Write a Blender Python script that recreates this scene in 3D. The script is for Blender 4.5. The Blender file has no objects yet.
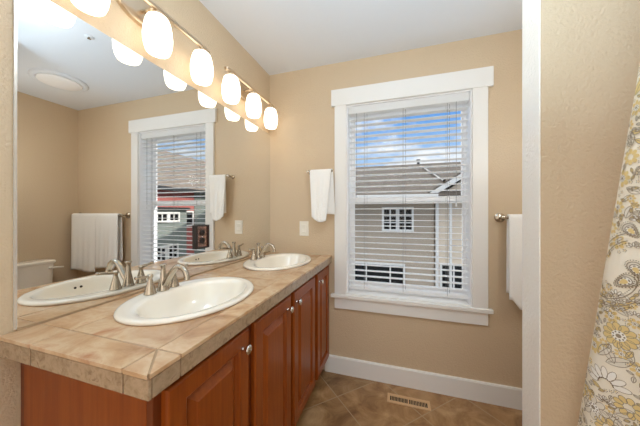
import bpy, bmesh, math, random
from mathutils import Vector, Matrix
random.seed(7)
PI = math.pi
SC = bpy.context.scene
COL = SC.collection
D, W, H = 1.915, 2.489, 2.44          # back wall, right wall, ceiling

# ------------------------------------------------------------------ camera
cam = bpy.data.cameras.new('camera'); co = bpy.data.objects.new('camera', cam); COL.objects.link(co)
cam.sensor_fit = 'HORIZONTAL'; cam.sensor_width = 36.0; cam.lens = 248.89 * 36.0 / 640.0
co.location = (1.0544, 0.0, 1.2634); co.rotation_euler = (math.radians(90), 0, math.radians(17.377))
cam.shift_y = -0.00136; cam.clip_start = 0.02
SC.camera = co
# ------------------------------------------------------------------ world (daylight sky with clouds)
wd = bpy.data.worlds.new('sky'); SC.world = wd; wd.use_nodes = True
nt = wd.node_tree; nt.nodes.clear()
def nn(nt, t, **k):
    n = nt.nodes.new(t)
    for a, b in k.items(): setattr(n, a, b)
    return n
out = nn(nt, 'ShaderNodeOutputWorld'); bg = nn(nt, 'ShaderNodeBackground'); bg.inputs[1].default_value = 1.0
tc = nn(nt, 'ShaderNodeTexCoord'); sep = nn(nt, 'ShaderNodeSeparateXYZ'); nt.links.new(tc.outputs['Generated'], sep.inputs[0])
rmp = nn(nt, 'ShaderNodeValToRGB')
el = rmp.color_ramp.elements
el[0].position = 0.0; el[0].color = (.80, .88, .97, 1)
el[1].position = 0.75; el[1].color = (3.2, 3.3, 3.4, 1)
e = el.new(.20); e.color = (.42, .64, .95, 1); e = el.new(.33); e.color = (.17, .42, .90, 1); e = el.new(.44); e.color = (.30, .52, .95, 1)
nt.links.new(sep.outputs[2], rmp.inputs[0])
mp = nn(nt, 'ShaderNodeMapping'); mp.inputs['Scale'].default_value = (2.2, 2.2, 6.0); nt.links.new(tc.outputs['Generated'], mp.inputs[0])
nz = nn(nt, 'ShaderNodeTexNoise'); nz.inputs['Scale'].default_value = 2.0; nz.inputs['Detail'].default_value = 6; nz.inputs['Roughness'].default_value = .6
nt.links.new(mp.outputs[0], nz.inputs[0])
cr = nn(nt, 'ShaderNodeValToRGB'); cr.color_ramp.elements[0].position = .50; cr.color_ramp.elements[1].position = .66
nt.links.new(nz.outputs[0], cr.inputs[0])
mx = nn(nt, 'ShaderNodeMix', data_type='RGBA'); mx.inputs[7].default_value = (1.0, 1.02, 1.05, 1)
nt.links.new(cr.outputs[0], mx.inputs[0]); nt.links.new(rmp.outputs[0], mx.inputs[6])
nt.links.new(mx.outputs[2], bg.inputs[0]); nt.links.new(bg.outputs[0], out.inputs[0])
# ------------------------------------------------------------------ sun + added fill lights, all out of frame
sl = bpy.data.lights.new('sun', 'SUN'); sl.energy = 5.5; sl.angle = .02; sl.color = (1, .95, .88)
so = bpy.data.objects.new('sun', sl); COL.objects.link(so); so.rotation_euler = Vector((.72, -.42, -.55)).to_track_quat('-Z', 'Y').to_euler()
al = bpy.data.lights.new('rear_fill', 'AREA'); al.energy = 17; al.shape = 'RECTANGLE'; al.size = 2.1; al.size_y = 1.9; al.color = (1, .97, .93)  # added fill behind the camera
ao = bpy.data.objects.new('rear_fill', al); COL.objects.link(ao); ao.location = (1.2, -1.16, 1.1); ao.rotation_euler = (math.radians(90), 0, 0)
al2 = bpy.data.lights.new('overhead_fill', 'POINT'); al2.energy = 8; al2.shadow_soft_size = .12; al2.color = (.86, .95, 1)  # added fill overhead, brightens the partition end; no fixture
ao2 = bpy.data.objects.new('overhead_fill', al2); COL.objects.link(ao2); ao2.location = (.95, .66, 2.20)
al3 = bpy.data.lights.new('uplight_fill', 'AREA'); al3.energy = 22; al3.shape = 'DISK'; al3.size = .7; al3.color = (.52, .78, 1)  # added fill aimed up to brighten the ceiling
ao3 = bpy.data.objects.new('uplight_fill', al3); COL.objects.link(ao3); ao3.location = (1.0, -.02, 1.60); ao3.rotation_euler = (math.radians(180), math.radians(14), 0)
al4 = bpy.data.lights.new('alcove_fill', 'POINT'); al4.energy = 7.5; al4.shadow_soft_size = .08; al4.color = (.86, .95, 1)  # added fill hidden behind the partition, brightens the toilet alcove
ao4 = bpy.data.objects.new('alcove_fill', al4); COL.objects.link(ao4); ao4.location = (1.95, 1.09, 1.75)
# ------------------------------------------------------------------ exposure
SC.cycles.max_bounces = 16; SC.cycles.diffuse_bounces = 9; SC.cycles.glossy_bounces = 6; SC.cycles.transparent_max_bounces = 16
SC.view_settings.view_transform = 'Standard'; SC.view_settings.look = 'None'
SC.view_settings.exposure = 0.03; SC.view_settings.gamma = 1.0; SC.view_settings.use_curve_mapping = False

# ================================================================== materials
def lin(c): return tuple(((x/255)/12.92 if x/255 <= .04045 else ((x/255+.055)/1.055)**2.4) for x in c)
def mat(name, rgb, rough=.5, metal=0.0, spec=.5, bump=None, vary=None, emit=None, coat=0):
    m = bpy.data.materials.new(name); m.use_nodes = True; t = m.node_tree; b = t.nodes['Principled BSDF']
    c = lin(rgb)
    b.inputs['Base Color'].default_value = (*c, 1); b.inputs['Roughness'].default_value = rough
    b.inputs['Metallic'].default_value = metal; b.inputs['Specular IOR Level'].default_value = spec
    b.inputs['Coat Weight'].default_value = coat
    if emit: b.inputs['Emission Color'].default_value = (*lin(emit[0]), 1); b.inputs['Emission Strength'].default_value = emit[1]
    o = nn(t, 'ShaderNodeTexCoord')
    if vary:       # (rgb2, scale, (sx,sy,sz), lo, hi)
        mpn = nn(t, 'ShaderNodeMapping'); mpn.inputs['Scale'].default_value = vary[2]; t.links.new(o.outputs['Object'], mpn.inputs[0])
        n = nn(t, 'ShaderNodeTexNoise'); n.inputs['Scale'].default_value = vary[1]; n.inputs['Detail'].default_value = 5; t.links.new(mpn.outputs[0], n.inputs[0])
        r = nn(t, 'ShaderNodeValToRGB'); r.color_ramp.elements[0].position = vary[3]; r.color_ramp.elements[1].position = vary[4]
        r.color_ramp.elements[0].color = (*c, 1); r.color_ramp.elements[1].color = (*lin(vary[0]), 1)
        t.links.new(n.outputs[0], r.inputs[0]); t.links.new(r.outputs[0], b.inputs['Base Color'])
    if bump:       # (scale, strength, distance)
        n = nn(t, 'ShaderNodeTexNoise'); n.inputs['Scale'].default_value = bump[0]; n.inputs['Detail'].default_value = 3
        t.links.new(o.outputs['Object'], n.inputs[0])
        bp = nn(t, 'ShaderNodeBump'); bp.inputs['Strength'].default_value = bump[1]; bp.inputs['Distance'].default_value = bump[2]
        t.links.new(n.outputs[0], bp.inputs['Height']); t.links.new(bp.outputs[0], b.inputs['Normal'])
    return m
M = {}
M['paint'] = mat('tan_wall_paint', (208, 186, 156), .40, bump=(125, .55, .005), spec=.55)
M['glarepaint'] = mat('wall_paint_window_glare', (250, 246, 238), .28, bump=(110, .6, .005), spec=.8)  # wall paint made paler, window glare put into the colour
M['ceil'] = mat('ceiling_paint', (228, 233, 240), .7, bump=(60, .2, .003))
M['trim'] = mat('white_trim_paint', (236, 234, 230), .35)
M['vinyl'] = mat('white_vinyl', (250, 250, 251), .3)
M['slat'] = mat('white_blind_slat', (251, 251, 250), .4)
_t = M['slat'].node_tree; _b = _t.nodes['Principled BSDF']; _mx = nn(_t, 'ShaderNodeMixShader'); _tl = nn(_t, 'ShaderNodeBsdfTranslucent')
_tl.inputs[0].default_value = (.98, .98, .98, 1); _mx.inputs[0].default_value = .45
_t.links.new(_b.outputs[0], _mx.inputs[1]); _t.links.new(_tl.outputs[0], _mx.inputs[2]); _t.links.new(_mx.outputs[0], _t.nodes['Material Output'].inputs[0])
M['cord'] = mat('blind_cord', (128, 126, 124), .8)
M['porc'] = mat('white_porcelain', (247, 239, 225), .08, coat=.5)
M['nickel'] = mat('brushed_nickel', (186, 176, 161), .24, metal=1, bump=(300, .03, .001))
M['chrome'] = mat('chrome', (220, 218, 214), .1, metal=1)
M['lampmetal'] = mat('satin_nickel_lamp', (216, 198, 174), .3, metal=1)
M['plate'] = mat('white_plastic', (240, 234, 222), .35)
M['towel'] = mat('white_terry', (250, 249, 246), .95, bump=(420, .6, .004), spec=.1)
M['dark'] = mat('dark_gap', (18, 14, 12), .8)
M['shade'] = mat('lit_opal_glass', (255, 250, 240), .2, emit=((255, 244, 226), 2.0))
M['bronze'] = mat('tan_register_paint', (214, 176, 132), .45)
M['brownplastic'] = mat('dark_brown_receptacle', (34, 22, 18), .35)
M['grout'] = mat('tan_grout', (172, 144, 112), .9, bump=(300, .2, .002))
M['screw'] = mat('white_screw_head', (235, 232, 228), .4)
M['mirror'] = mat('mirror_silver', (236, 236, 234), 0.0, metal=1)
M['plateglass'] = mat('bronze_mirror_plate', (206, 160, 142), .08, metal=1)
M['mirroredge'] = mat('polished_mirror_channel', (225, 222, 216), .25, metal=.6)
# timber
def wood(name, a, b, sc=(26, 26, 1.3)):
    m = mat(name, a, .34, vary=(b, 3.2, sc, .3, .72), coat=.08, spec=.4)
    return m
M['cherry'] = wood('cherry_wood', (130, 58, 10), (152, 76, 20))
M['cherrydark'] = wood('cherry_wood_face_frame', (96, 40, 12), (116, 54, 18))
# counter tile: every tile its own tone
def tilemat(name, c1, c2, c3, c4, rough):
    m = mat(name, c1, rough, coat=.2); t = m.node_tree; b = t.nodes['Principled BSDF']
    o = nn(t, 'ShaderNodeTexCoord'); g = nn(t, 'ShaderNodeNewGeometry')
    sh = nn(t, 'ShaderNodeVectorMath', operation='SCALE'); cmb = nn(t, 'ShaderNodeCombineXYZ')
    for i in range(3): t.links.new(g.outputs['Random Per Island'], cmb.inputs[i])
    t.links.new(cmb.outputs[0], sh.inputs[0]); sh.inputs['Scale'].default_value = 9
    ad = nn(t, 'ShaderNodeVectorMath', operation='ADD'); t.links.new(o.outputs['Object'], ad.inputs[0]); t.links.new(sh.outputs[0], ad.inputs[1])
    n = nn(t, 'ShaderNodeTexNoise'); n.inputs['Scale'].default_value = 7; n.inputs['Detail'].default_value = 7; n.inputs['Roughness'].default_value = .62; n.inputs['Distortion'].default_value = .6
    t.links.new(ad.outputs[0], n.inputs[0])
    r = nn(t, 'ShaderNodeValToRGB'); els = r.color_ramp.elements
    els[0].position = .30; els[0].color = (*lin(c1), 1); els[1].position = .72; els[1].color = (*lin(c4), 1)
    q = els.new(.45); q.color = (*lin(c2), 1); q = els.new(.58); q.color = (*lin(c3), 1)
    t.links.new(n.outputs[0], r.inputs[0])
    hs = nn(t, 'ShaderNodeHueSaturation'); mr = nn(t, 'ShaderNodeMapRange'); mr.inputs[3].default_value = .88; mr.inputs[4].default_value = 1.08
    t.links.new(g.outputs['Random Per Island'], mr.inputs[0]); t.links.new(mr.outputs[0], hs.inputs['Value']); t.links.new(r.outputs[0], hs.inputs['Color'])
    t.links.new(hs.outputs[0], b.inputs['Base Color'])
    return m
M['tile'] = tilemat('travertine_counter_tile', (164, 118, 80), (198, 160, 122), (214, 184, 150), (186, 134, 98), .2)
M['edgetile'] = tilemat('speckled_edge_tile', (138, 112, 86), (164, 140, 112), (180, 154, 126), (128, 104, 80), .16)
M['edgetile'].node_tree.nodes['Noise Texture'].inputs['Scale'].default_value = 40
# floor tile set on the diagonal
def floormat():
    m = mat('diagonal_floor_tile', (150, 120, 84), .38); t = m.node_tree; b = t.nodes['Principled BSDF']
    o = nn(t, 'ShaderNodeTexCoord'); mp = nn(t, 'ShaderNodeMapping')
    mp.inputs['Rotation'].default_value = (0, 0, math.radians(-45)); mp.inputs['Location'].default_value = (-2.022 + 3.82, -.71 + 3.82, 0)
    t.links.new(o.outputs['Object'], mp.inputs[0])
    br = nn(t, 'ShaderNodeTexBrick'); br.offset = 0; br.squash = 1
    br.inputs['Scale'].default_value = 1; br.inputs['Brick Width'].default_value = .382; br.inputs['Row Height'].default_value = .382
    br.inputs['Mortar Size'].default_value = .0035; br.inputs['Mortar Smooth'].default_value = .2
    br.inputs['Color1'].default_value = (.85, .85, .85, 1); br.inputs['Color2'].default_value = (1.08, 1.06, 1.04, 1); br.inputs['Mortar'].default_value = (1, 1, 1, 1)
    t.links.new(mp.outputs[0], br.inputs[0])
    n = nn(t, 'ShaderNodeTexNoise'); n.inputs['Scale'].default_value = 5.5; n.inputs['Detail'].default_value = 8; n.inputs['Roughness'].default_value = .65; n.inputs['Distortion'].default_value = .8
    t.links.new(o.outputs['Object'], n.inputs[0])
    r = nn(t, 'ShaderNodeValToRGB'); els = r.color_ramp.elements
    els[0].position = .3; els[0].color = (*lin((116, 78, 44)), 1); els[1].position = .72; els[1].color = (*lin((200, 166, 124)), 1)
    q = els.new(.5); q.color = (*lin((164, 126, 84)), 1)
    t.links.new(n.outputs[0], r.inputs[0])
    mu = nn(t, 'ShaderNodeMix', data_type='RGBA', blend_type='MULTIPLY'); mu.inputs[0].default_value = 1
    t.links.new(r.outputs[0], mu.inputs[6]); t.links.new(br.outputs['Color'], mu.inputs[7])
    mg = nn(t, 'ShaderNodeMix', data_type='RGBA'); mg.inputs[7].default_value = (*lin((176, 150, 116)), 1)
    t.links.new(br.outputs['Fac'], mg.inputs[0]); t.links.new(mu.outputs[2], mg.inputs[6]); t.links.new(mg.outputs[2], b.inputs['Base Color'])
    bp = nn(t, 'ShaderNodeBump', invert=True); bp.inputs['Strength'].default_value = .5; bp.inputs['Distance'].default_value = .003
    t.links.new(br.outputs['Fac'], bp.inputs['Height']); t.links.new(bp.outputs[0], b.inputs['Normal'])
    return m
M['floor'] = floormat()
# window glass (thin pane)
def glassmat():
    m = bpy.data.materials.new('clear_window_glass'); m.use_nodes = True; t = m.node_tree; t.nodes.clear()
    o = nn(t, 'ShaderNodeOutputMaterial'); mi = nn(t, 'ShaderNodeMixShader'); tr = nn(t, 'ShaderNodeBsdfTransparent'); gl = nn(t, 'ShaderNodeBsdfGlossy')
    gl.inputs['Roughness'].default_value = .02; tr.inputs[0].default_value = (.97, .98, .98, 1)
    fr = nn(t, 'ShaderNodeFresnel'); fr.inputs[0].default_value = 1.12
    t.links.new(fr.outputs[0], mi.inputs[0]); t.links.new(tr.outputs[0], mi.inputs[1]); t.links.new(gl.outputs[0], mi.inputs[2]); t.links.new(mi.outputs[0], o.inputs[0])
    return m
M['glass'] = glassmat()
# outside
def siding(name, rgb, pitch=.15):
    m = mat(name, rgb, .7); t = m.node_tree; b = t.nodes['Principled BSDF']
    o = nn(t, 'ShaderNodeTexCoord'); s = nn(t, 'ShaderNodeSeparateXYZ'); t.links.new(o.outputs['Object'], s.inputs[0])
    d = nn(t, 'ShaderNodeMath', operation='DIVIDE'); d.inputs[1].default_value = pitch; t.links.new(s.outputs[2], d.inputs[0])
    f = nn(t, 'ShaderNodeMath', operation='FRACT'); t.links.new(d.outputs[0], f.inputs[0])
    bp = nn(t, 'ShaderNodeBump', invert=True); bp.inputs['Strength'].default_value = 1; bp.inputs['Distance'].default_value = .03
    t.links.new(f.outputs[0], bp.inputs['Height']); t.links.new(bp.outputs[0], b.inputs['Normal'])
    return m
M['grey_siding'] = siding('grey_lap_siding', (168, 152, 133))
M['tan_siding'] = siding('tan_lap_siding', (206, 188, 166))
M['red_siding'] = siding('red_lap_siding', (160, 84, 76))
M['green_siding'] = siding('sage_lap_siding', (108, 115, 108))
M['shingle'] = mat('brown_shingles', (72, 64, 56), .9, vary=((90, 80, 70), 6, (1, 1, 4), .35, .65), bump=(14, .5, .03))
M['shingle2'] = mat('weathered_shingles', (100, 88, 78), .9, vary=((118, 105, 94), 6, (1, 1, 4), .35, .65), bump=(14, .5, .03))
M['white_ext'] = mat('white_exterior_trim', (222, 218, 212), .5)
M['black_ext'] = mat('black_trim', (30, 32, 34), .5)
M['darkglass'] = mat('dark_window_glass', (16, 18, 20), .25, spec=.25)
M['ground'] = mat('ground_cover', (110, 108, 98), .9)
# curtain cloth
M['cream'] = mat('cream_cotton', (244, 236, 219), .85, bump=(700, .25, .002), spec=.15)
M['yellow'] = mat('yellow_print', (230, 206, 146), .85, spec=.15)
M['greyprint'] = mat('grey_brown_print', (158, 144, 124), .85, spec=.15)
M['palegrey'] = mat('pale_grey_print', (232, 225, 211), .85, spec=.15)
M['brownprint'] = mat('umber_print', (112, 92, 66), .85, spec=.15)
M['whiteprint'] = mat('white_print', (246, 242, 234), .85, spec=.15)

# ================================================================== mesh helpers
class MB:
    def __init__(s): s.v = []; s.f = []; s.m = []
    def add(s, vs, fs, mi=0):
        k = len(s.v); s.v += [tuple(v) for v in vs]; s.f += [tuple(i+k for i in f) for f in fs]; s.m += [mi]*len(fs); return s
    def box(s, x0, y0, z0, x1, y1, z1, mi=0):
        return s.add([(x0,y0,z0),(x1,y0,z0),(x1,y1,z0),(x0,y1,z0),(x0,y0,z1),(x1,y0,z1),(x1,y1,z1),(x0,y1,z1)],
                     [(3,2,1,0),(4,5,6,7),(0,1,5,4),(1,2,6,5),(2,3,7,6),(3,0,4,7)], mi)
    def prism(s, poly, axis, a, b, mi=0):     # extrude a closed 2D polygon along an axis
        def P(p, h):
            return {'x': (h, p[0], p[1]), 'y': (p[0], h, p[1]), 'z': (p[0], p[1], h)}[axis]
        n = len(poly)
        s.add([P(p, a) for p in poly] + [P(p, b) for p in poly],
              [tuple(range(n)), tuple(range(2*n-1, n-1, -1))] + [(i, i+n, (i+1) % n+n, (i+1) % n) for i in range(n)], mi)
        return s
    def rings(s, rings, caps=(True, True), mi=0, closed=True):
        n = len(rings[0]); vs = [p for r in rings for p in r]; fs = []
        for i in range(len(rings)-1):
            for j in range(n if closed else n-1):
                a = i*n+j; b = i*n+(j+1) % n; fs.append((a, b, b+n, a+n))
        if caps[0]: fs.append(tuple(range(n-1, -1, -1)))
        if caps[1]: fs.append(tuple(range((len(rings)-1)*n, len(rings)*n)))
        return s.add(vs, fs, mi)
    def lathe(s, prof, c=(0,0,0), axis='z', seg=24, mi=0, sx=1, sy=1):    # prof: (radius, height)
        R = []
        for r, h in prof:
            ring = []
            for i in range(seg):
                a = 2*PI*i/seg; u, v = r*math.cos(a)*sx, r*math.sin(a)*sy
                p = {'z': (u, v, h), 'x': (h, u, v), 'y': (v, h, u)}[axis]
                ring.append((c[0]+p[0], c[1]+p[1], c[2]+p[2]))
            R.append(ring)
        return s.rings(R, mi=mi)
    def tube(s, pts, rad, seg=12, mi=0):
        pts = [Vector(p) for p in pts]; n = len(pts)
        if not isinstance(rad, (list, tuple)): rad = [rad]*n
        T = [(pts[min(i+1, n-1)]-pts[max(i-1, 0)]).normalized() for i in range(n)]
        up = Vector((0, 0, 1)) if abs(T[0].z) < .9 else Vector((1, 0, 0))
        N = (up - T[0]*up.dot(T[0])).normalized(); R = []
        for i in range(n):
            N = (N - T[i]*N.dot(T[i])).normalized(); B = T[i].cross(N)
            R.append([tuple(pts[i] + (N*math.cos(2*PI*j/seg)+B*math.sin(2*PI*j/seg))*rad[i]) for j in range(seg)])
        return s.rings(R, mi=mi)
def spline(pts, k=6):
    P = [Vector(p) for p in pts]; P = [2*P[0]-P[1]] + P + [2*P[-1]-P[-2]]; o = []
    for i in range(1, len(P)-2):
        for j in range(k):
            t = j/k; a, b, c, d = P[i-1], P[i], P[i+1], P[i+2]
            o.append(.5*((2*b)+(c-a)*t+(2*a-5*b+4*c-d)*t*t+(3*b-a-3*c+d)*t**3))
    o.append(P[-2]); return [tuple(p) for p in o]
def base_of(o):
    v = Vector((0, 0, 0))
    while o: v += o.location; o = o.parent
    return v
def obj(name, mb, mats, parent=None, smooth=False, bevel=0, seg=2, origin=None, autos=None):
    me = bpy.data.meshes.new(name)
    off = base_of(parent) if parent else Vector(origin or (0, 0, 0))
    me.from_pydata([tuple(Vector(v)-off) for v in mb.v], [], mb.f)
    for m in (mats if isinstance(mats, (list, tuple)) else [mats]): me.materials.append(m)
    me.polygons.foreach_set('material_index', mb.m)
    bm = bmesh.new(); bm.from_mesh(me); bmesh.ops.recalc_face_normals(bm, faces=bm.faces); bm.to_mesh(me); bm.free()
    if smooth:
        me.polygons.foreach_set('use_smooth', [True]*len(me.polygons))
        if autos:
            me.set_sharp_from_angle(angle=math.radians(autos))
    o = bpy.data.objects.new(name, me); COL.objects.link(o)
    if parent: o.parent = parent
    elif origin: o.location = origin
    if bevel:
        b = o.modifiers.new('bevel', 'BEVEL'); b.width = bevel; b.segments = seg; b.limit_method = 'ANGLE'; b.angle_limit = math.radians(35)
    return o
def tag(o, label, cat, group=None, kind=None):
    o['label'] = label; o['category'] = cat
    if group: o['group'] = group
    if kind: o['kind'] = kind
    return o
def thing(name, label, cat, loc, group=None):
    o = bpy.data.objects.new(name, None); COL.objects.link(o); o.location = loc; o.empty_display_size = .05
    return tag(o, label, cat, group)
def struct(name, mb, m, parent=None, **k):
    o = obj(name, mb, m, parent, **k)
    o['kind'] = 'structure'
    return o
def copy_tree(o, parent=None):
    c = o.copy(); COL.objects.link(c)
    if parent: c.parent = parent
    for ch in list(o.children): copy_tree(ch, c)
    return c

# ================================================================== the setting
YB = -1.2
struct('floor', MB().box(-.12, YB-.12, -.12, W+.12, D+.2, 0), M['floor'])
struct('ceiling', MB().box(-.12, YB-.12, H, W+.12, D+.2, H+.12), M['ceil'])
struct('wall_left', MB().box(-.12, YB, 0, 0, D, H), M['paint'])
struct('wall_right', MB().box(W, YB, 0, W+.12, D, H), M['paint'])
struct('wall_front', MB().box(-.12, YB-.12, 0, W+.12, YB, H), M['paint'])
wx0, wx1, wz0, wz1 = .672, 1.532, .628, 2.094
bw = MB()
bw.box(-.12, D, 0, wx0, D+.19, H).box(wx1, D, 0, W+.12, D+.19, H).box(wx0, D, 0, wx1, D+.19, wz0-.012).box(wx0, D, wz1, wx1, D+.19, H)
struct('wall_back', bw, M['paint'])
PX, PY0, PY1 = 1.452, .893, 1.0
struct('wall_partition', MB().box(PX+.004, PY0, 0, W, PY1, H), M['paint'])
struct('partition_end_glare', MB().box(PX, PY0, 0, PX+.004, PY1, H), M['glarepaint'], bevel=.002)  # thin skin on the wall end that carries the painted window glare
struct('baseboard_back', MB().prism([(D, 0), (D-.016, 0), (D-.016, .122), (D-.011, .131), (D, .131)], 'x', .50, W), M['trim'])

# window with its casing
win = bpy.data.objects.new('window_1', None); COL.objects.link(win); win.location = (1.10, D, wz0); win['kind'] = 'structure'
def wpart(n, mb, m, **k): return struct(n, mb, m, win, **k)
wpart('header_casing', MB().box(.554, D-.026, 2.092, 1.652, D, 2.220), M['trim'], bevel=.002)
wpart('side_casing', MB().box(.580, D-.02, .619, wx0, D, 2.094), M['trim'], bevel=.002)
wpart('side_casing', MB().box(wx1, D-.02, .619, 1.623, D, 2.094), M['trim'], bevel=.002)
wpart('window_sill', MB().box(.551, D-.033, .597, 1.650, D, .624).box(wx0, D, .597, wx1, D+.13, .630), M['trim'], bevel=.004)
wpart('apron', MB().box(.580, D-.018, .512, 1.623, D, .597), M['trim'], bevel=.002)
jm = MB().box(wx0, D, wz0, wx0+.008, D+.13, wz1).box(wx1-.008, D, wz0, wx1, D+.13, wz1).box(wx0+.008, D, wz1-.008, wx1-.008, D+.13, wz1)
wpart('jamb', jm, M['vinyl'])
fy0, fy1 = D+.125, D+.19
fm = MB().box(wx0, fy0, wz0, wx0+.026, fy1, wz1).box(wx1-.016, fy0, wz0, wx1, fy1, wz1).box(wx0+.026, fy0, wz1-.03, wx1-.016, fy1, wz1).box(wx0+.026, fy0, wz0, wx1-.016, fy1, wz0+.035)
wpart('window_frame', fm, M['vinyl'])
def sash(n, y0, y1, z0, z1):
    b = MB(); a0, a1 = wx0+.026, wx1-.016
    b.box(a0, y0, z0, a0+.016, y1, z1).box(a1-.011, y0, z0, a1, y1, z1).box(a0+.016, y0, z0, a1-.011, y1, z0+.03).box(a0+.016, y0, z1-.03, a1-.011, y1, z1)
    s = wpart(n, b, M['vinyl'], bevel=.002)
    g = struct('window_pane', MB().box(a0+.010, (y0+y1)/2-.002, z0+.02, a1-.008, (y0+y1)/2+.002, z1-.02), M['glass'], s)
sash('lower_sash', D+.128, D+.152, wz0+.035, 1.375)
sash('upper_sash', D+.156, D+.182, 1.330, wz1-.03)

# ================================================================== window blind
bl = thing('window_blind', 'white slatted blind lowered in the window with slats held level', 'blind', (1.10, 1.955, .66))
obj('headrail', MB().box(.684, 1.925, 2.028, 1.520, 1.990, 2.084), M['slat'], bl, bevel=.003)
sm = MB(); z = .722
while z < 2.02:
    yy0, yy1 = 1.930, 1.982; R = []
    for k in range(7):
        t = k/6; y = yy0+(yy1-yy0)*t; zz = z + .0024*(1-(2*t-1)**2) - .002*(t-.5)
        R.append((y, zz))
    poly = [(y, zz+.0016) for y, zz in R] + [(y, zz-.0016) for y, zz in reversed(R)]
    sm.prism(poly, 'x', .688, 1.516); z += .0435
obj('slats', sm, M['slat'], bl)
obj('bottom_rail', MB().box(.688, 1.931, .668, 1.516, 1.981, .690), M['slat'], bl, bevel=.003)
for x in (.807, 1.091, 1.385):
    b = MB()
    for y in (1.929, 1.983): b.tube([(x, y, .675), (x, y, 2.03)], .0009, 6)
    b.tube([(x+.018, 1.956, .675), (x+.018, 1.956, 2.03)], .0010, 6)
    obj('ladder_cord', b, M['cord'], bl)
for x, zb in ((1.440, 1.30), (.750, 1.34)):
    b = MB().tube([(x, 1.926, zb+.03), (x, 1.926, 2.03)], .0012, 6)
    c = obj('lift_cord', b, M['cord'], bl)
    obj('tassel', MB().lathe([(.001, .035), (.004, .03), (.0065, .005), (.005, 0)], (x, 1.926, zb), seg=10), M['slat'], c, smooth=True)

# ================================================================== mirror
mr = thing('wall_mirror', 'large frameless mirror covering the wall over the double vanity', 'mirror', (0, 1.17, .925))
obj('glass', MB().box(.0008, .424, .928, .006, D-.001, 1.932), M['mirror'], mr)
obj('edge_channel', MB().box(.0008, .418, .926, .0075, .424, 1.932), M['mirroredge'], mr)
obj('bottom_channel', MB().box(.0008, .424, .9205, .008, D-.001, .928), M['grout'], mr)

# ================================================================== vanity cabinet
XF = .517
cab = thing('vanity_cabinet', 'cherry wood double vanity cabinet with four raised panel doors under the tiled counter', 'cabinet', (.25, 1.17, 0))
cb = MB().box(.001, .447, .10, XF-.02, 1.905, .118).box(.001, 1.887, .118, XF-.02, 1.905, .86).box(.001, .447, .118, .012, 1.887, .86)
cb.box(.40, .447, 0, XF-.075, 1.905, .10)
obj('carcass', cb, M['cherrydark'], cab)
obj('end_panel', MB().box(.022, .431, 0.0, XF-.02, .447, .872), M['cherry'], cab, bevel=.001)
obj('scribe_strip', MB().box(.0, .434, 0.0, .021, .447, .872), M['cherrydark'], cab)
ff = MB().box(XF-.02, .431, .105, XF, .470, .872).box(XF-.02, 1.875, .105, XF, 1.913, .872).box(XF-.02, .470, .82, XF, 1.875, .872).box(XF-.02, .470, .105, XF, 1.875, .15)
for a, b in ((.78, .842), (1.150, 1.220), (1.535, 1.61)): ff.box(XF-.02, a, .15, XF, b, .82)
obj('face_frame', ff, M['cherrydark'], cab, bevel=.0015)
for (y0, y1, ky) in ((.452, .791, .748), (.831, 1.165, 1.115), (1.204, 1.550, 1.226), (1.601, 1.900, 1.630)):
    z0, z1 = .125, .842
    def rect(i, x): return [(x, y0+i, z0+i), (x, y1-i, z0+i), (x, y1-i, z1-i), (x, y0+i, z1-i)]
    d = MB().rings([rect(0, XF+.0005), rect(0, XF+.014), rect(.003, XF+.018), rect(.006, XF+.020), rect(.054, XF+.020), rect(.057, XF+.0185), rect(.061, XF+.008),
                    rect(.064, XF+.004), rect(.070, XF+.004), rect(.092, XF+.0165), rect(.095, XF+.0195), rect(.098, XF+.0198)], caps=(True, True))
    do = obj('door', d, M['cherry'], cab)
    kb = MB().lathe([(.0075, 0), (.0085, .002), (.0055, .006), (.005, .014), (.0085, .018), (.0145, .0215), (.0165, .0255), (.0155, .029), (.010, .0315), (.001, .0325)], (XF+.020, ky, .788), 'x', 20)
    obj('knob', kb, M['chrome'], do, smooth=True)

# ================================================================== tiled countertop
SY = (.812, 1.562)                         # sink centres
XC, YN, ZT = .5550, .3900, .92
ct = thing('tiled_countertop', 'tan travertine tile countertop with bullnose edge running below the mirror', 'countertop', (.28, 1.15, .875))
g = .0022                                  # half grout
ys = [.474, .809, 1.142, 1.476, 1.81, D]
xs = [.0, .143, .478]
tm = MB()
def tbox(x0, y0, x1, y1): tm.box(x0, y0, ZT-.010, x1, y1, ZT)
for i in range(len(ys)-1):
    ya, yb = ys[i]+g, ys[i+1]-(g if i < len(ys)-2 else 0)
    for j in range(2): tbox(xs[j]+(g if j else .001), ya, xs[j+1]-g, yb)
tbox(.001, YN, .143-g, .474-g); tbox(.143+g, YN, .478-g, .474-g)            # near border
for i in range(len(ys)-1): tbox(.478+g, ys[i]+g, XC, ys[i+1]-(g if i < len(ys)-2 else 0))
tm.prism([(.478+g, YN), (XC-.003, YN), (.478+g, .474-g-.004)], 'z', ZT-.010, ZT)
tm.prism([(XC, YN+.003), (XC, .474-g), (.478+g+.004, .474-g)], 'z', ZT-.010, ZT)
em = MB()
for a, b in ((.0, .143), (.143, .478), (.478, XC-.001)): em.box(a+g if a else .001, YN+.002, .864, b-g if b < .5 else XC-.002, YN+.010, ZT-.0125)
yy = [YN+.0115] + ys
for i in range(len(yy)-1): em.box(XC-.010, yy[i]+(g if i else 0), .864, XC-.002, yy[i+1]-(g if i < len(yy)-2 else 0), ZT-.0125)
gb = MB().box(0.001, YN+.006, .873, XC-.006, D, ZT-.0013)
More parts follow.
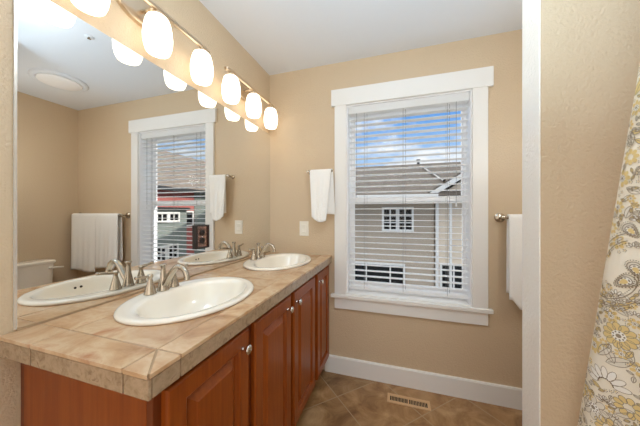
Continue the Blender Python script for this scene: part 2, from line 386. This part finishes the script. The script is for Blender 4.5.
def cut_sinks(o):
    dg = bpy.context.evaluated_depsgraph_get
    cut = MB()
    for cy, k in zip(SY, (1, 1.065)):
        cut.lathe([(1, .80), (1, 1.0)], (.268, cy, 0), seg=48, sx=.198, sy=.248*k)
    c = obj('cutter', cut, M['grout'])
    m = o.modifiers.new('cut', 'BOOLEAN'); m.operation = 'DIFFERENCE'; m.object = c; m.solver = 'EXACT'
    c.location = -base_of(o) + base_of(o)
    bpy.context.view_layer.update()
    me = bpy.data.meshes.new_from_object(o.evaluated_get(dg()))
    o.modifiers.clear(); o.data = me
    bpy.data.objects.remove(c)
top = obj('top_tiles', tm, M['tile'], ct); cut_sinks(top)
b = top.modifiers.new('bevel', 'BEVEL'); b.width = .0022; b.segments = 2; b.limit_method = 'ANGLE'
grt = obj('grout_bed', gb, M['grout'], ct); cut_sinks(grt)
obj('edge_tiles', em, M['edgetile'], ct, bevel=.0012)

# ================================================================== sinks and faucets
def ellring(cx, cy, bx, ay, z, n=56): return [(cx+bx*math.cos(2*PI*i/n), cy+ay*math.sin(2*PI*i/n), z) for i in range(n)]
def make_sink(cy):
    s = thing('oval_sink', '', 'sink', (.275, cy, .921))
    SHX = -.007
    R = [(.275, .190, .230, .9205), (.275, .212, .252, .9205), (.275, .216, .256, .9245), (.275, .2150, .2550, .930), (.275, .210, .250, .9342), (.275, .203, .243, .9352),
         (.279, .192, .234, .9342), (.286, .177, .227, .9332), (.297, .161, .219, .9325), (.298, .156, .214, .928), (.298, .150, .207, .915), (.297, .138, .190, .870), (.294, .116, .158, .825), (.290, .082, .108, .797), (.288, .045, .055, .787), (.287, .022, .022, .784)]
    inner = [ellring(cx+SHX, cy, bx*.992, ay*1.055, z) for cx, bx, ay, z in R]
    outer = [ellring(cx+SHX, cy, bx, ay, z) for cx, bx, ay, z in ((.287, .03, .03, .770), (.288, .055, .065, .774), (.290, .092, .118, .785), (.294, .126, .168, .817), (.297, .148, .200, .866), (.285, .186, .226, .912))]
    mb = MB().rings(outer + inner, caps=(True, True))
    obj('basin', mb, M['porc'], s, smooth=True)
    obj('drain', MB().lathe([(.004, 0), (.024, 0), (.024, .003), (.018, .004), (.016, .001), (.004, .001)], (.280, cy, .7845), seg=20), M['chrome'], s, smooth=True)
    for dy in (-.012, .012):
        obj('overflow_hole', MB().lathe([(.0055, 0), (.0055, .004)], (.4330, cy+dy-.012, .900), 'x', 12), M['brownplastic'], s)
    return s
s0 = make_sink(SY[0]); tag(s0, 'white oval drop-in sink nearest the camera, at the near end of the counter', 'sink', 'oval vanity sinks')
s1 = copy_tree(s0); s1.location.y = SY[1]; s1.scale = (1, 1.065, 1); tag(s1, 'white oval drop-in sink at the far end of the counter by the window wall', 'sink', 'oval vanity sinks')
def make_faucet(cx, cy, z0):
    f = thing('widespread_faucet', '', 'faucet', (cx, cy, z0))
    trum = [(.0235, 0), (.0235, .003), (.021, .006), (.0205, .012), (.0170, .030), (.0122, .055), (.0090, .080), (.0080, .092), (.0092, .098), (.0130, .104), (.0140, .107), (.0125, .109), (.001, .110)]
    obj('spout_body', MB().lathe(trum, (cx, cy, z0), seg=24), M['nickel'], f, smooth=True)
    path = spline([(cx+.004, cy, z0+.022), (cx+.024, cy, z0+.045), (cx+.046, cy, z0+.075), (cx+.068, cy, z0+.097), (cx+.092, cy, z0+.103), (cx+.113, cy, z0+.092), (cx+.124, cy, z0+.070), (cx+.127, cy, z0+.052)])
    n = len(path); rad = [.0150-.0045*min(1, i/(n*.55)) for i in range(n)]; rad[-1] = .0125; rad[-2] = .0118; rad[-3] = .011
    obj('spout', MB().tube(path, rad, 16), M['nickel'], f, smooth=True)
    for sgn in (-1, 1):
        hy = cy+sgn*.055
        bell = [(.0225, 0), (.0225, .003), (.0205, .007), (.0192, .014), (.0140, .034), (.0092, .052), (.0076, .060), (.0090, .066), (.0108, .070), (.0108, .074), (.008, .079), (.001, .080)]
        h = obj('handle', MB().lathe(bell, (cx-.004, hy, z0), seg=22), M['nickel'], f, smooth=True)
        lv = spline([(cx-.004, hy, z0+.070), (cx-.002, hy+sgn*.02, z0+.0725), (cx+.002, hy+sgn*.045, z0+.077), (cx+.006, hy+sgn*.066, z0+.080)], 4)
        rr = [.0052+.0012*i/(len(lv)-1) for i in range(len(lv))]
        obj('lever', MB().tube(lv, rr, 12), M['nickel'], h, smooth=True)
    return f
f0 = make_faucet(.108, SY[0]-.006, .9350); tag(f0, 'brushed nickel faucet with two bell handles on the sink nearest the camera', 'faucet', 'brushed nickel faucets')
f1 = copy_tree(f0); f1.location.y = SY[1]-.004; tag(f1, 'brushed nickel faucet with two bell handles on the far sink near the window wall', 'faucet', 'brushed nickel faucets')

# ================================================================== vanity lights
def make_light(yc):
    t = thing('vanity_light', '', 'light', (0, yc, 2.105))
    LX = .092
    R = []
    for bx, ay, x in ((.058, .112, .001), (.058, .112, .010), (.054, .108, .016), (.040, .09, .019)):
        R.append([(x, yc+ay*math.cos(2*PI*i/40), 2.116+bx*math.sin(2*PI*i/40)) for i in range(40)])
    obj('back_plate', MB().rings(R), M['lampmetal'], t, smooth=True, autos=40)
    obj('arm', MB().tube([(.016, yc-.008, 2.117), (LX, yc-.008, 2.117)], .008, 12), M['lampmetal'], t, smooth=True)
    bar = MB().tube([(LX, yc-.292, 2.107), (LX, yc-.278, 2.115), (LX, yc-.20, 2.117), (LX, yc, 2.117), (LX, yc+.20, 2.117), (LX, yc+.278, 2.115), (LX, yc+.292, 2.107)], .0115, 12)
    obj('bar', bar, M['lampmetal'], t, smooth=True)
    for k in (-1, 0, 1):
        y = yc+k*.246
        h = obj('shade_holder', MB().lathe([(.009, .020), (.010, .010), (.019, .007), (.022, 0), (.021, -.006)], (LX, y, 2.086), seg=20), M['lampmetal'], t, smooth=True, autos=40)
        prof = [(.022, .000), (.034, -.002), (.0415, -.010), (.0485, -.035), (.0540, -.070), (.0565, -.105), (.0555, -.135), (.051, -.165), (.045, -.186), (.041, -.192), (.038, -.190), (.043, -.170), (.048, -.135), (.049, -.09), (.043, -.03), (.020, -.006)]
        obj('lamp_shade', MB().lathe([(a*.98, b*.79) for a, b in prof], (LX, y, 2.083), seg=28), M['shade'], t, smooth=True)
    return t
v0 = make_light(.795); tag(v0, 'three-shade vanity light above the mirror over the near sink', 'light', 'three-shade vanity lights')
v1 = copy_tree(v0); v1.location.y = 1.522; tag(v1, 'three-shade vanity light above the mirror beside the far corner', 'light', 'three-shade vanity lights')

# ================================================================== outlet in the mirror, light switch
ol = thing('wall_outlet', 'dark framed double outlet set into the mirror between the two sinks', 'outlet', (.006, 1.127, 1.127))
fr = MB(); y0, y1, z0, z1 = 1.078, 1.177, 1.062, 1.192
fr.box(.0062, y0, z0, .020, y0+.012, z1).box(.0062, y1-.008, z0, .020, y1, z1).box(.0062, y0+.012, z0, .020, y1-.008, z0+.008).box(.0062, y0+.012, z1-.008, .020, y1-.008, z1)
obj('frame', fr, M['brownplastic'], ol, bevel=.0015)
obj('cover_plate', MB().box(.0064, y0+.012, z0+.008, .012, y1-.008, z1-.008), M['plateglass'], ol)
for dz in (-.022, .022):
    r = MB().lathe([(.0165, 0), (.0165, .004), (.015, .005)], (.012, 1.129, 1.127+dz), 'x', 20)
    ro = obj('receptacle', r, M['brownplastic'], ol)
    sl = MB()
    for dy in (-.006, .006): sl.box(.0171, 1.129+dy-.001, 1.127+dz-.001, .0174, 1.129+dy+.001, 1.127+dz+.008)
    obj('slot', sl, M['dark'], ro)
obj('screw', MB().lathe([(.003, 0), (.003, .0015)], (.012, 1.129, 1.127), 'x', 10), M['screw'], ol)

sw = thing('light_switch', 'cream rocker switch on the back wall above the far sink', 'switch', (.319, D, 1.129))
obj('cover_plate', MB().box(.279, D-.006, 1.069, .359, D-.0004, 1.189), M['plate'], sw, bevel=.003)
obj('rocker', MB().prism([(D-.0062, 1.096), (D-.012, 1.099), (D-.008, 1.129), (D-.010, 1.160), (D-.0062, 1.163)], 'x', .302, .336), M['plate'], sw)

# ================================================================== towel bars and towels
def towel_bar(label, x0, x1, z, y, rose=.024, posts=2):
    t = thing('towel_bar', label, 'towel bar', ((x0+x1)/2, D, z), 'brushed nickel towel bars')
    obj('rail', MB().tube([(x0-.012, y, z), (x1+.012, y, z)], .008, 14), M['nickel'], t, smooth=True)
    for x in (x0, x1)[:posts]:
        p = MB().lathe([(rose, -.0005), (rose, -.006), (rose*.75, -.010), (.009, -.014), (.0085, y-D+.006), (.013, y-D+.002), (.013, y-D-.010), (.008, y-D-.013)], (x, D, z), 'y', 20)
        obj('post', p, M['nickel'], t, smooth=True, autos=50)
    return t
towel_bar('short brushed nickel towel bar on the wall left of the window', .380, .566, 1.580, 1.847, .018, 1)
towel_bar('long brushed nickel towel bar on the wall right of the window', 1.692, 2.45, 1.228, 1.847, .03)
def towel(label, y, z, front, back, r, waves, thick=.006, nx=40, seed=1):
    # front/back: functions t -> (x, drop); a cloth folded over the rail
    rnd = random.Random(seed); rows = []
    nF = 22
    def wob(t, k, side):
        return sum(a*math.sin(f*2*PI*t+ph) for a, f, ph in waves)*min(1, k*1.3+.12)
    for i in range(nF+1):
        k = 1-i/nF; row = []
        for j in range(nx+1):
            t = j/nx; x, dr = front(t, k); yy = y-r-.003-abs(.010*k)+wob(t, k, 0); row.append((x, min(yy, y-r-.001), z-dr*k))
        rows.append(row)
    for i in range(1, 8):
        a = PI*i/8; row = []
        for j in range(nx+1):
            t = j/nx; xf, _ = front(t, 0); xb, _ = back(t, 0); u = i/8
            row.append((xf+(xb-xf)*u, y-(r+.003*(1-u))*math.cos(a), z+r*math.sin(a)))
        rows.append(row)
    for i in range(nF+1):
        k = i/nF; row = []
        for j in range(nx+1):
            t = j/nx; x, dr = back(t, k); row.append((x, y+r+.008*k+.35*wob(t+.2, k, 1) if k > 0 else y+r, z-dr*k))
        rows.append(row)
    vs = [p for r_ in rows for p in r_]; n = nx+1; fs = []
    for i in range(len(rows)-1):
        for j in range(nx): fs.append((i*n+j, i*n+j+1, (i+1)*n+j+1, (i+1)*n+j))
    o = obj('towel', MB().add(vs, fs), M['towel'], origin=(vs[0][0], y, z), smooth=True)
    s = o.modifiers.new('solid', 'SOLIDIFY'); s.thickness = thick; s.offset = 1
    tag(o, label, 'towel', 'white towels'); return o
def f1_(t, k): return (.398+.172*t + .018*k*(1-t) - .040*k*t, .352+.030*math.sin(t*PI*.9)+.02*t)
def b1_(t, k): return (.420+.158*t+.012*k*t, .325+.01*t)
towel('white hand towel on the short bar left of the window', 1.847, 1.580, f1_, b1_, .0165, [(.004, 1.5, .4), (.003, 3.1, 1.2)], seed=2)
def f2_(t, k): return (1.712+.331*t, .505+.05*min(1, max(0, t-.06)*9)+.006*math.sin(t*9))
def b2_(t, k): return (1.716+.327*t, .48)
towel('white ribbed bath towel on the long bar, on the half nearer the window', 1.847, 1.228, f2_, b2_, .0165, [(.004, 2.2, .3), (.003, 5, 1)], seed=3)
def f3_(t, k): return (2.047+.385*t, .605+.006*math.sin(t*6))
def b3_(t, k): return (2.044+.388*t, .55)
towel('white bath towel on the long bar, on the half nearer the corner', 1.847, 1.228, f3_, b3_, .0165, [(.004, 1.8, 1.3), (.003, 4.2, .2)], seed=4)

# ================================================================== toilet
tl = thing('toilet', 'white toilet seen in the mirror with a lidded tank against the right wall', 'toilet', (2.25, 1.385, 0))
def rrect(x0, y0, x1, y1, r, z, n=6):
    o = []
    for cx, cy, a0 in ((x1-r, y1-r, 0), (x0+r, y1-r, 90), (x0+r, y0+r, 180), (x1-r, y0+r, 270)):
        for i in range(n+1):
            a = math.radians(a0+90*i/n); o.append((cx+r*math.cos(a), cy+r*math.sin(a), z))
    return o
obj('tank', MB().rings([rrect(2.312, 1.180, 2.470, 1.590, .03, .40), rrect(2.296, 1.165, 2.475, 1.605, .035, .46), rrect(2.286, 1.157, 2.478, 1.613, .035, .745)]), M['porc'], tl, smooth=True, autos=40)
obj('tank_lid', MB().rings([rrect(2.280, 1.150, 2.480, 1.620, .035, .746), rrect(2.274, 1.144, 2.482, 1.626, .035, .755), rrect(2.274, 1.144, 2.482, 1.626, .035, .772), rrect(2.282, 1.152, 2.480, 1.618, .035, .781), rrect(2.31, 1.18, 2.46, 1.59, .03, .784)]), M['porc'], tl, smooth=True, autos=40)
lev = obj('flush_lever', MB().lathe([(.013, 0), (.013, -.010), (.008, -.014)], (2.286, 1.575, .705), 'x', 14).tube([(2.270, 1.575, .705), (2.262, 1.60, .707), (2.260, 1.665, .700)], .009, 10), M['porc'], tl, smooth=True)
def tb(cx, bx, ay, z): return [(cx+bx*math.cos(2*PI*i/36)*(1.0 if math.cos(2*PI*i/36) < 0 else .85), 1.385+ay*math.sin(2*PI*i/36), z) for i in range(36)]
obj('bowl', MB().rings([tb(2.10, .25, .11, 0), tb(2.10, .24, .105, .05), tb(2.08, .21, .10, .18), tb(2.04, .25, .15, .30), tb(2.01, .29, .185, .37), tb(2.01, .29, .185, .40)]), M['porc'], tl, smooth=True, autos=50)
obj('seat_lid', MB().rings([tb(2.005, .295, .19, .402), tb(2.005, .298, .193, .412), tb(2.005, .292, .188, .432), tb(2.005, .26, .16, .438)]), M['porc'], tl, smooth=True, autos=50)
obj('tank_neck', MB().box(2.20, 1.28, .30, 2.44, 1.49, .402), M['porc'], tl, bevel=.02)

# ================================================================== ceiling fittings and floor register
fv = thing('ceiling_exhaust_fan', 'round white exhaust fan cover on the ceiling, seen in the mirror', 'ceiling fan vent', (1.84, 1.43, H))
obj('cover', MB().lathe([(.19, -.0005), (.19, -.008), (.182, -.016), (.165, -.020), (.155, -.017), (.150, -.016)], (1.84, 1.43, H), seg=48), M['ceil'], fv, smooth=True, autos=50)
obj('dome', MB().lathe([(.150, -.0165), (.14, -.026), (.10, -.034), (.05, -.038), (.001, -.039)], (1.84, 1.43, H), seg=48), M['vinyl'], fv, smooth=True)
sp = thing('ceiling_sprinkler', 'tiny concealed sprinkler cap on the ceiling, seen in the mirror below the lamps', 'sprinkler', (.933, 1.13, H))
obj('cap', MB().lathe([(.024, -.0004), (.024, -.003), (.018, -.005)], (.933, 1.13, H), seg=20), M['ceil'], sp)
obj('head', MB().lathe([(.006, -.0052), (.006, -.012), (.010, -.013), (.010, -.015)], (.933, 1.13, H), seg=14), M['nickel'], sp)

rg = thing('floor_register', 'tan metal floor register with two rows of slots near the baseboard', 'floor vent', (1.12, 1.755, 0))
x0, x1, y0, y1 = .986, 1.256, 1.713, 1.797
rf = MB().box(x0, y0, .0004, x1, y0+.02, .006).box(x0, y1-.02, .0004, x1, y1, .006).box(x0, y0+.02, .0004, x0+.018, y1-.02, .006).box(x1-.018, y0+.02, .0004, x1, y1-.02, .006).box(1.116, y0+.02, .0004, 1.126, y1-.02, .006)
obj('frame', rf, M['bronze'], rg, bevel=.0015)
obj('duct', MB().box(x0+.018, y0+.02, .0002, x1-.018, y1-.02, .001), M['dark'], rg)
for a, b in ((x0+.018, 1.116), (1.126, x1-.018)):
    n = 12
    for i in range(1, n): obj('louver', MB().box(a+(b-a)*i/n-.0016, y0+.02, .001, a+(b-a)*i/n+.0016, y1-.02, .0052), M['bronze'], rg)

# ================================================================== shower curtain
EX, EY = 1.53, .82
dl = math.hypot(.25, .97); dx, dy = .25/dl, -.97/dl; nx_, ny_ = dy, -dx      # along / towards the room
def edge(z): return max(-.055, -.037 + .151*(z-.70))
ZTOP = 1.985
def fold(o, z):
    u = o - edge(z)
    return .010*math.sin(u*34+.3) + .006*math.sin(u*15+1+z*.8) + .012*math.exp(-u*40)*-1
def S(o, z, lift=0):
    f = fold(o, z)+lift
    q = min(o, .20)
    return (EX+dx*q+nx_*f, EY+dy*q-max(0, o-.20)+ny_*f, z)
cu = MB(); NS, NZ = 90, 60; LEN = .85
rows = [[S(edge(.12+(ZTOP-.12)*i/NZ)+LEN*j/NS, .12+(ZTOP-.12)*i/NZ) for j in range(NS+1)] for i in range(NZ+1)]
back = [[(x-nx_*.0012, y-ny_*.0012, z) for x, y, z in r] for r in rows]
n = NS+1
for grid in (rows, back):
    cu.add([p for r in grid for p in r], [(i*n+j, i*n+j+1, (i+1)*n+j+1, (i+1)*n+j) for i in range(NZ) for j in range(NS)])
cur = thing('shower_curtain', 'cream shower curtain with yellow and grey floral print hanging by the partition', 'curtain', (EX, EY, .12))
cloth = obj('cloth', cu, M['cream'], cur, smooth=True)
pr = MB()
def poly(pts, mi, lift):
    c = (sum(p[0] for p in pts)/len(pts), sum(p[1] for p in pts)/len(pts))
    pts = [(o, z) for o, z in pts]
    if min(o-edge(z) for o, z in pts) < .002: return
    vs = [S(*c, lift)] + [S(o, z, lift) for o, z in pts]; m = len(pts)
    pr.add(vs, [(0, 1+i, 1+(i+1) % m) for i in range(m)], mi)
def ribbon(pts, w, mi, lift=.0016):
    for a, b in zip(pts, pts[1:]):
        vx, vz = b[0]-a[0], b[1]-a[1]; L = math.hypot(vx, vz) or 1; ox, oz = -vz/L*w/2, vx/L*w/2
        poly([(a[0]+ox, a[1]+oz), (b[0]+ox, b[1]+oz), (b[0]-ox, b[1]-oz), (a[0]-ox, a[1]-oz)], mi, lift)
def dot(o, z, r, mi, lift=.0018, n=8): poly([(o+r*math.cos(2*PI*i/n), z+r*math.sin(2*PI*i/n)) for i in range(n)], mi, lift)
def petal(o, z, a, r0, r1, w, mi, lift, line=None):
    pts = []
    for i in range(12):
        t = 2*PI*i/12; rr = (r0+r1)/2+(r1-r0)/2*math.cos(t); ww = w/2*math.sin(t)
        pts.append((o+rr*math.cos(a)-ww*math.sin(a), z+rr*math.sin(a)+ww*math.cos(a)))
    poly(pts, mi, lift)
    if line is not None: ribbon(pts+pts[:1], .0011, line, lift+.0002)
Y_, G_, P_, B_, W_ = 0, 1, 2, 3, 4
def flower(o, z, r, n=11, core=True, mi=Y_, a0=0):
    for i in range(n): petal(o, z, a0+2*PI*i/n, r*.34, r, r*.50, mi, .0010+.0001*(i % 2), G_ if r > .02 else None)
    if core:
        dot(o, z, r*.40, W_, .0014, 14)
        for i in range(9): dot(o+r*.30*math.cos(i*.7), z+r*.30*math.sin(i*.7), r*.055, B_)
        dot(o, z, r*.16, G_, .0018)
def leaf(o, z, a, L, w, mi=P_):
    pts = [(o+t*L*math.cos(a)-s*w*math.sin(PI*t)**.8*math.sin(a), z+t*L*math.sin(a)+s*w*math.sin(PI*t)**.8*math.cos(a)) for s, ts in ((1, [i/8 for i in range(9)]), (-1, [i/8 for i in range(7, 0, -1)])) for t in ts]
    poly(pts, mi, .0009); ribbon(pts+pts[:1], .0012, G_, .0013)
    ribbon([(o+.1*L*math.cos(a), z+.1*L*math.sin(a)), (o+.85*L*math.cos(a), z+.85*L*math.sin(a))], .0012, G_, .0013)
def fan(o, z, r, a0, a1, n=7):
    for i in range(n):
        a = a0+(a1-a0)*i/(n-1); petal(o, z, a, r*.3, r, r*.30, W_, .0011+.0001*(i % 2), G_)
    for i in range(12):
        a = a0+(a1-a0)*i/11; dot(o+r*.33*math.cos(a), z+r*.33*math.sin(a), r*.035, B_)
def arc(o, z, r, a0, a1, step=.1): return [(o+r*math.cos(a0+(a1-a0)*i/24), z+r*math.sin(a0+(a1-a0)*i/24)) for i in range(25)]
def band(o, z, r, a0, a1):
    ribbon(arc(o, z, r, a0, a1), .0018, G_); ribbon(arc(o, z, r+.016, a0, a1), .0018, G_)
    for i, q in enumerate(arc(o, z, r-.005, a0, a1)): dot(*q, .0011, B_)
    for i, q in enumerate(arc(o, z, r+.021, a0, a1)): dot(*q, .0011, B_)
    for i, q in enumerate(arc(o, z, r+.008, a0, a1)[2::4]): petal(*q, a0+(a1-a0)*(2+4*i)/24+PI/2, -.006, .006, .005, Y_ if i % 2 else P_, .0014, G_)
def paisley(o, z, s, rot=0):
    def body(k): 
        pts = []
        for i in range(26):
            t = i/25; a = 2*PI*t; r = s*k*(.55+.35*math.cos(a/2)**4)
            x = r*math.cos(a)+.25*s*k*math.sin(a)**2; y = r*math.sin(a)*.72
            pts.append((o+x*math.cos(rot)-y*math.sin(rot), z+x*math.sin(rot)+y*math.cos(rot)))
        return pts
    poly(body(1), P_, .0009); ribbon(body(1)+body(1)[:1], .0017, G_); poly(body(.72), W_, .0012); ribbon(body(.72)+body(.72)[:1], .0012, B_); poly(body(.42), Y_, .0016)
    for q in body(.55)[::3]: dot(*q, s*.05, B_)
    for q in body(1.2): dot(*q, s*.045, B_)
# where the photograph shows each motif (along the cloth, height)
flower(.069, .979, .030); flower(.016, .931, .020, 9); leaf(.028, .915, .9, .045, .010); leaf(.045, .905, .5, .05, .010); leaf(.06, .91, 2.0, .04, .009); leaf(.09, .93, 2.2, .04, .009)
fan(.043, .850, .042, .2, PI-.1); flower(.078, .820, .024, 9, False); flower(.018, .775, .030, 8, True, P_); flower(.0, .80, .018, 8, False); flower(.045, .745, .026, 9, False); leaf(.03, .78, -.4, .05, .011); leaf(-.005, .76, 1.2, .04, .009)
leaf(.055, .79, .7, .04, .010); flower(.09, .765, .022, 10); leaf(.07, .74, 1.9, .04, .009)
band(.040, 1.120, .062, -1.9, .1); band(.120, 1.11, .095, 1.9, 3.5)
paisley(.078, 1.105, .026, .6); paisley(.100, 1.135, .022, 1.9)
flower(.053, 1.226, .014, 7, False); flower(.070, 1.195, .017, 7); flower(.066, 1.275, .016, 7); flower(.042, 1.165, .011, 6, False); leaf(.085, 1.25, 1.2, .03, .007); paisley(.096, 1.22, .022, 2.2)
leaf(.052, 1.25, .9, .024, .005); leaf(.04, 1.04, .5, .03, .007); leaf(.085, 1.03, 2.4, .035, .008); dot(.02, 1.0, .004, Y_)
flower(.074, 1.340, .020, 8); leaf(.086, 1.318, -.5, .03, .007); leaf(.061, 1.352, .8, .024, .006); leaf(.068, 1.395, .7, .035, .008); flower(.092, 1.385, .018, 8, False); leaf(.095, 1.41, 1.8, .035, .009)
flower(.083, 1.457, .013, 7); leaf(.082, 1.475, .6, .03, .007); leaf(.092, 1.52, .9, .04, .010, Y_); flower(.101, 1.49, .017, 8); leaf(.09, 1.56, .6, .03, .007); flower(.112, 1.60, .018, 8)
rr = random.Random(5)
def fill(n, o0, o1, z0, z1, radii):
    cells = {}
    def put(a, b, c): cells.setdefault((int(a/.06), int(b/.06)), []).append((a, b, c))
    for t_ in taken: put(*t_)
    for i in range(n):
        z = rr.uniform(z0, z1); lo = edge(z)+.006
        o = rr.uniform(max(lo, o0), min(o1, edge(z)+LEN-.04)); R_ = rr.choice(radii)
        ci, cj = int(o/.06), int(z/.06)
        if any((o-a)**2+(z-b)**2 < (R_*.9+c*.92)**2 for p in (-1, 0, 1) for q in (-1, 0, 1) for a, b, c in cells.get((ci+p, cj+q), ())): continue
        put(o, z, R_); k = rr.randint(0, 5)
        if R_ > .02:
            if k < 3: flower(o, z, R_, 10, k != 1)
            elif k == 3: paisley(o, z, R_*.85, rr.uniform(0, 6))
            else: fan(o, z-R_*.5, R_*1.2, .2, PI-.2)
        elif R_ > .0075:
            if k < 2: flower(o, z, R_, 7, k == 0)
            elif k < 5: a = rr.uniform(0, 6.28); leaf(o-R_*math.cos(a), z-R_*math.sin(a), a, R_*2, R_*.42, P_ if k != 4 else Y_)
            else: fan(o, z-R_*.6, R_*1.5, .3, PI-.3, 5)
        elif R_ > .005:
            a = rr.uniform(0, 6.28); leaf(o-R_*math.cos(a), z-R_*math.sin(a), a, R_*2, R_*.45, Y_ if k < 3 else P_)
        else:
            for q in range(5): dot(o+.003*math.cos(q*1.257), z+.003*math.sin(q*1.257), .0009, B_)
            dot(o, z, .0013, Y_)
taken = [(.069, .979, .030), (.016, .931, .020), (.05, .90, .03), (.043, .872, .03), (.02, .865, .018), (.066, .865, .018), (.078, .820, .022), (.018, .775, .030), (.045, .745, .024), (.09, .765, .02), (.04, 1.182, .012), (.09, 1.13, .045),
         (.03, 1.125, .03), (.053, 1.226, .014), (.07, 1.195, .016), (.066, 1.275, .015), (.096, 1.22, .022), (.074, 1.34, .02), (.092, 1.385, .016), (.083, 1.457, .012), (.101, 1.49, .015), (.095, 1.53, .015), (.112, 1.6, .016)]
fill(2600, -.06, .135, .60, 1.74, (.011, .008, .006, .0045))
fill(900, .16, 2, .16, 1.93, (.030, .027)); fill(250, -.1, .135, .16, .58, (.026,)); fill(150, -.1, .2, 1.74, 1.93, (.024,))
fill(2500, -.1, 2, .15, 1.95, (.016, .012))
fill(2500, -.1, 2, .15, 1.95, (.009, .007))
obj('print', pr, [M['yellow'], M['greyprint'], M['palegrey'], M['brownprint'], M['whiteprint']], cur)
rod = thing('curtain_rod', 'brushed nickel rod above the cream floral shower curtain', 'curtain rod', (1.58, -.15, 2.0))
obj('tube', MB().tube([(EX+.20*dx, PY0, 2.0), (EX+.20*dx, YB, 2.0)], .0125, 14), M['nickel'], rod, smooth=True)

# ================================================================== outside: the houses across the way
struct('ground_outside', MB().box(-30, 2.6, -3.3, 40, 40, -3.1), M['ground'])
def house_window(p, x0, x1, z0, z1, y, nxp, nzp, face='y', bars=None):
    def bx(mb, a0, b0, c0, a1, b1, c1):
        if face == 'y': mb.box(a0, y+b0, c0, a1, y+b1, c1)
        else: mb.box(y+b0, a0, c0, y+b1, a1, c1)
    f = MB(); w = .07
    bx(f, x0-w, -.05, z0-w, x0, 0, z1+w); bx(f, x1, -.05, z0-w, x1+w, 0, z1+w); bx(f, x0, -.05, z1, x1, 0, z1+w); bx(f, x0, -.05, z0-w, x1, 0, z0)
    for a in (bars or [x0+(x1-x0)*i/nxp for i in range(1, nxp)]): bx(f, a-.022, -.035, z0, a+.022, 0, z1)
    for i in range(1, nzp): a = z0+(z1-z0)*i/nzp; bx(f, x0, -.033, a-.018, x1, 0, a+.018)
    fo = obj('window', f, M['white_ext'], p)
    g_ = MB(); bx(g_, x0, -.015, z0, x1, 0, z1)
    obj('pane', g_, M['darkglass'], fo)
A = thing('neighbor_house', 'grey sided house with brown shingle roof seen straight out through the window', 'house', (.5, 9, -3.1), 'houses across the way')
obj('wall', MB().box(-9, 9, -3.1, 2.20, 15, 1.80), M['grey_siding'], A)
obj('roof', MB().prism([(8.55, 1.80), (12, 3.43), (15.5, 1.80), (15.5, 1.70), (12, 3.30), (8.55, 1.70)], 'x', -9.5, 5.6), M['shingle'], A)
obj('gutter', MB().box(-9.5, 8.43, 1.66, 2.25, 8.55, 1.83), M['white_ext'], A, bevel=.01)
gw = MB().prism([(2.23, -3.1), (5.4, -3.1), (5.4, 1.78), (3.82, 2.85), (2.23, 1.72)], 'y', 8.9, 11)
obj('gable_wing', gw, M['tan_siding'], A)
for (x0, z0, x1, z1) in ((1.85, 1.60, 3.82, 2.86), (5.79, 1.60, 3.82, 2.86)):
    obj('rake_board', MB().prism([(x0, z0), (x1, z1), (x1, z1+.17), (x0, z0+.17)], 'y', 8.72, 8.86), M['white_ext'], A)
    obj('gable_roof', MB().prism([(x0, z0+.172), (x1, z1+.172), (x1, z1+.22), (x0, z0+.22)], 'y', 8.72, 11.5), M['shingle'], A)
for x in (2.23, 2.62): obj('corner_board', MB().box(x, 8.86, -3.1, x+.09, 8.9, 1.66), M['white_ext'], A)
obj('hip_ridge', MB().tube([(2.02, 11.4, 3.22), (2.60, 9.6, 2.36)], .05, 8), M['black_ext'], A)
obj('roof_vent', MB().lathe([(.06, 0), (.05, .16), (.09, .17), (.09, .2)], (1.93, 12, 3.42), seg=12), M['black_ext'], A)
house_window(A, .59, 1.50, .67, 1.37, 9, 4, 3, bars=[.80, 1.01, 1.045, 1.08, 1.29])
house_window(A, -.66, 1.22, -1.25, -.58, 9, 3, 1, bars=[-.02, .80])
house_window(A, 2.42, 3.1, -1.25, -.45, 8.9, 2, 1)
Bh = thing('neighbor_house', 'red and sage sided house with weathered roof, seen through the window in the mirror', 'house', (8, 9, -3.1), 'houses across the way')
obj('wall', MB().box(8, 5.2, -3.1, 13, 9.95, 2.35).box(8.25, 9.95, -3.1, 13, 13.5, 2.35), [M['red_siding']], Bh)
obj('bay', MB().box(7.75, 5.2, -3.1, 8, 8.62, 1.34), M['green_siding'], Bh)
obj('bay_roof', MB().box(7.66, 5.1, 1.34, 8, 8.72, 1.46), M['black_ext'], Bh)
obj('roof', MB().prism([(7.72, 2.28), (10.4, 4.42), (13.4, 2.24), (13.4, 2.14), (10.4, 4.30), (7.72, 2.18)], 'y', 4.8, 14), M['shingle2'], Bh)
obj('fascia', MB().box(7.69, 4.8, 2.13, 7.74, 14, 2.29), M['black_ext'], Bh)
obj('corner_wall', MB().box(7.98, 9.3, -3.1, 8.24, 13.5, 2.2), M['green_siding'], Bh)
house_window(Bh, 7.22, 7.62, .93, 1.20, 7.75, 2, 1, 'x'); house_window(Bh, 7.76, 8.16, .93, 1.20, 7.75, 2, 1, 'x')
house_window(Bh, 8.82, 9.16, .70, 1.25, 8.0, 1, 2, 'x')
house_window(Bh, 7.20, 7.55, -.62, -.12, 7.75, 2, 2, 'x'); house_window(Bh, 7.72, 8.10, -.62, -.12, 7.75, 2, 2, 'x')
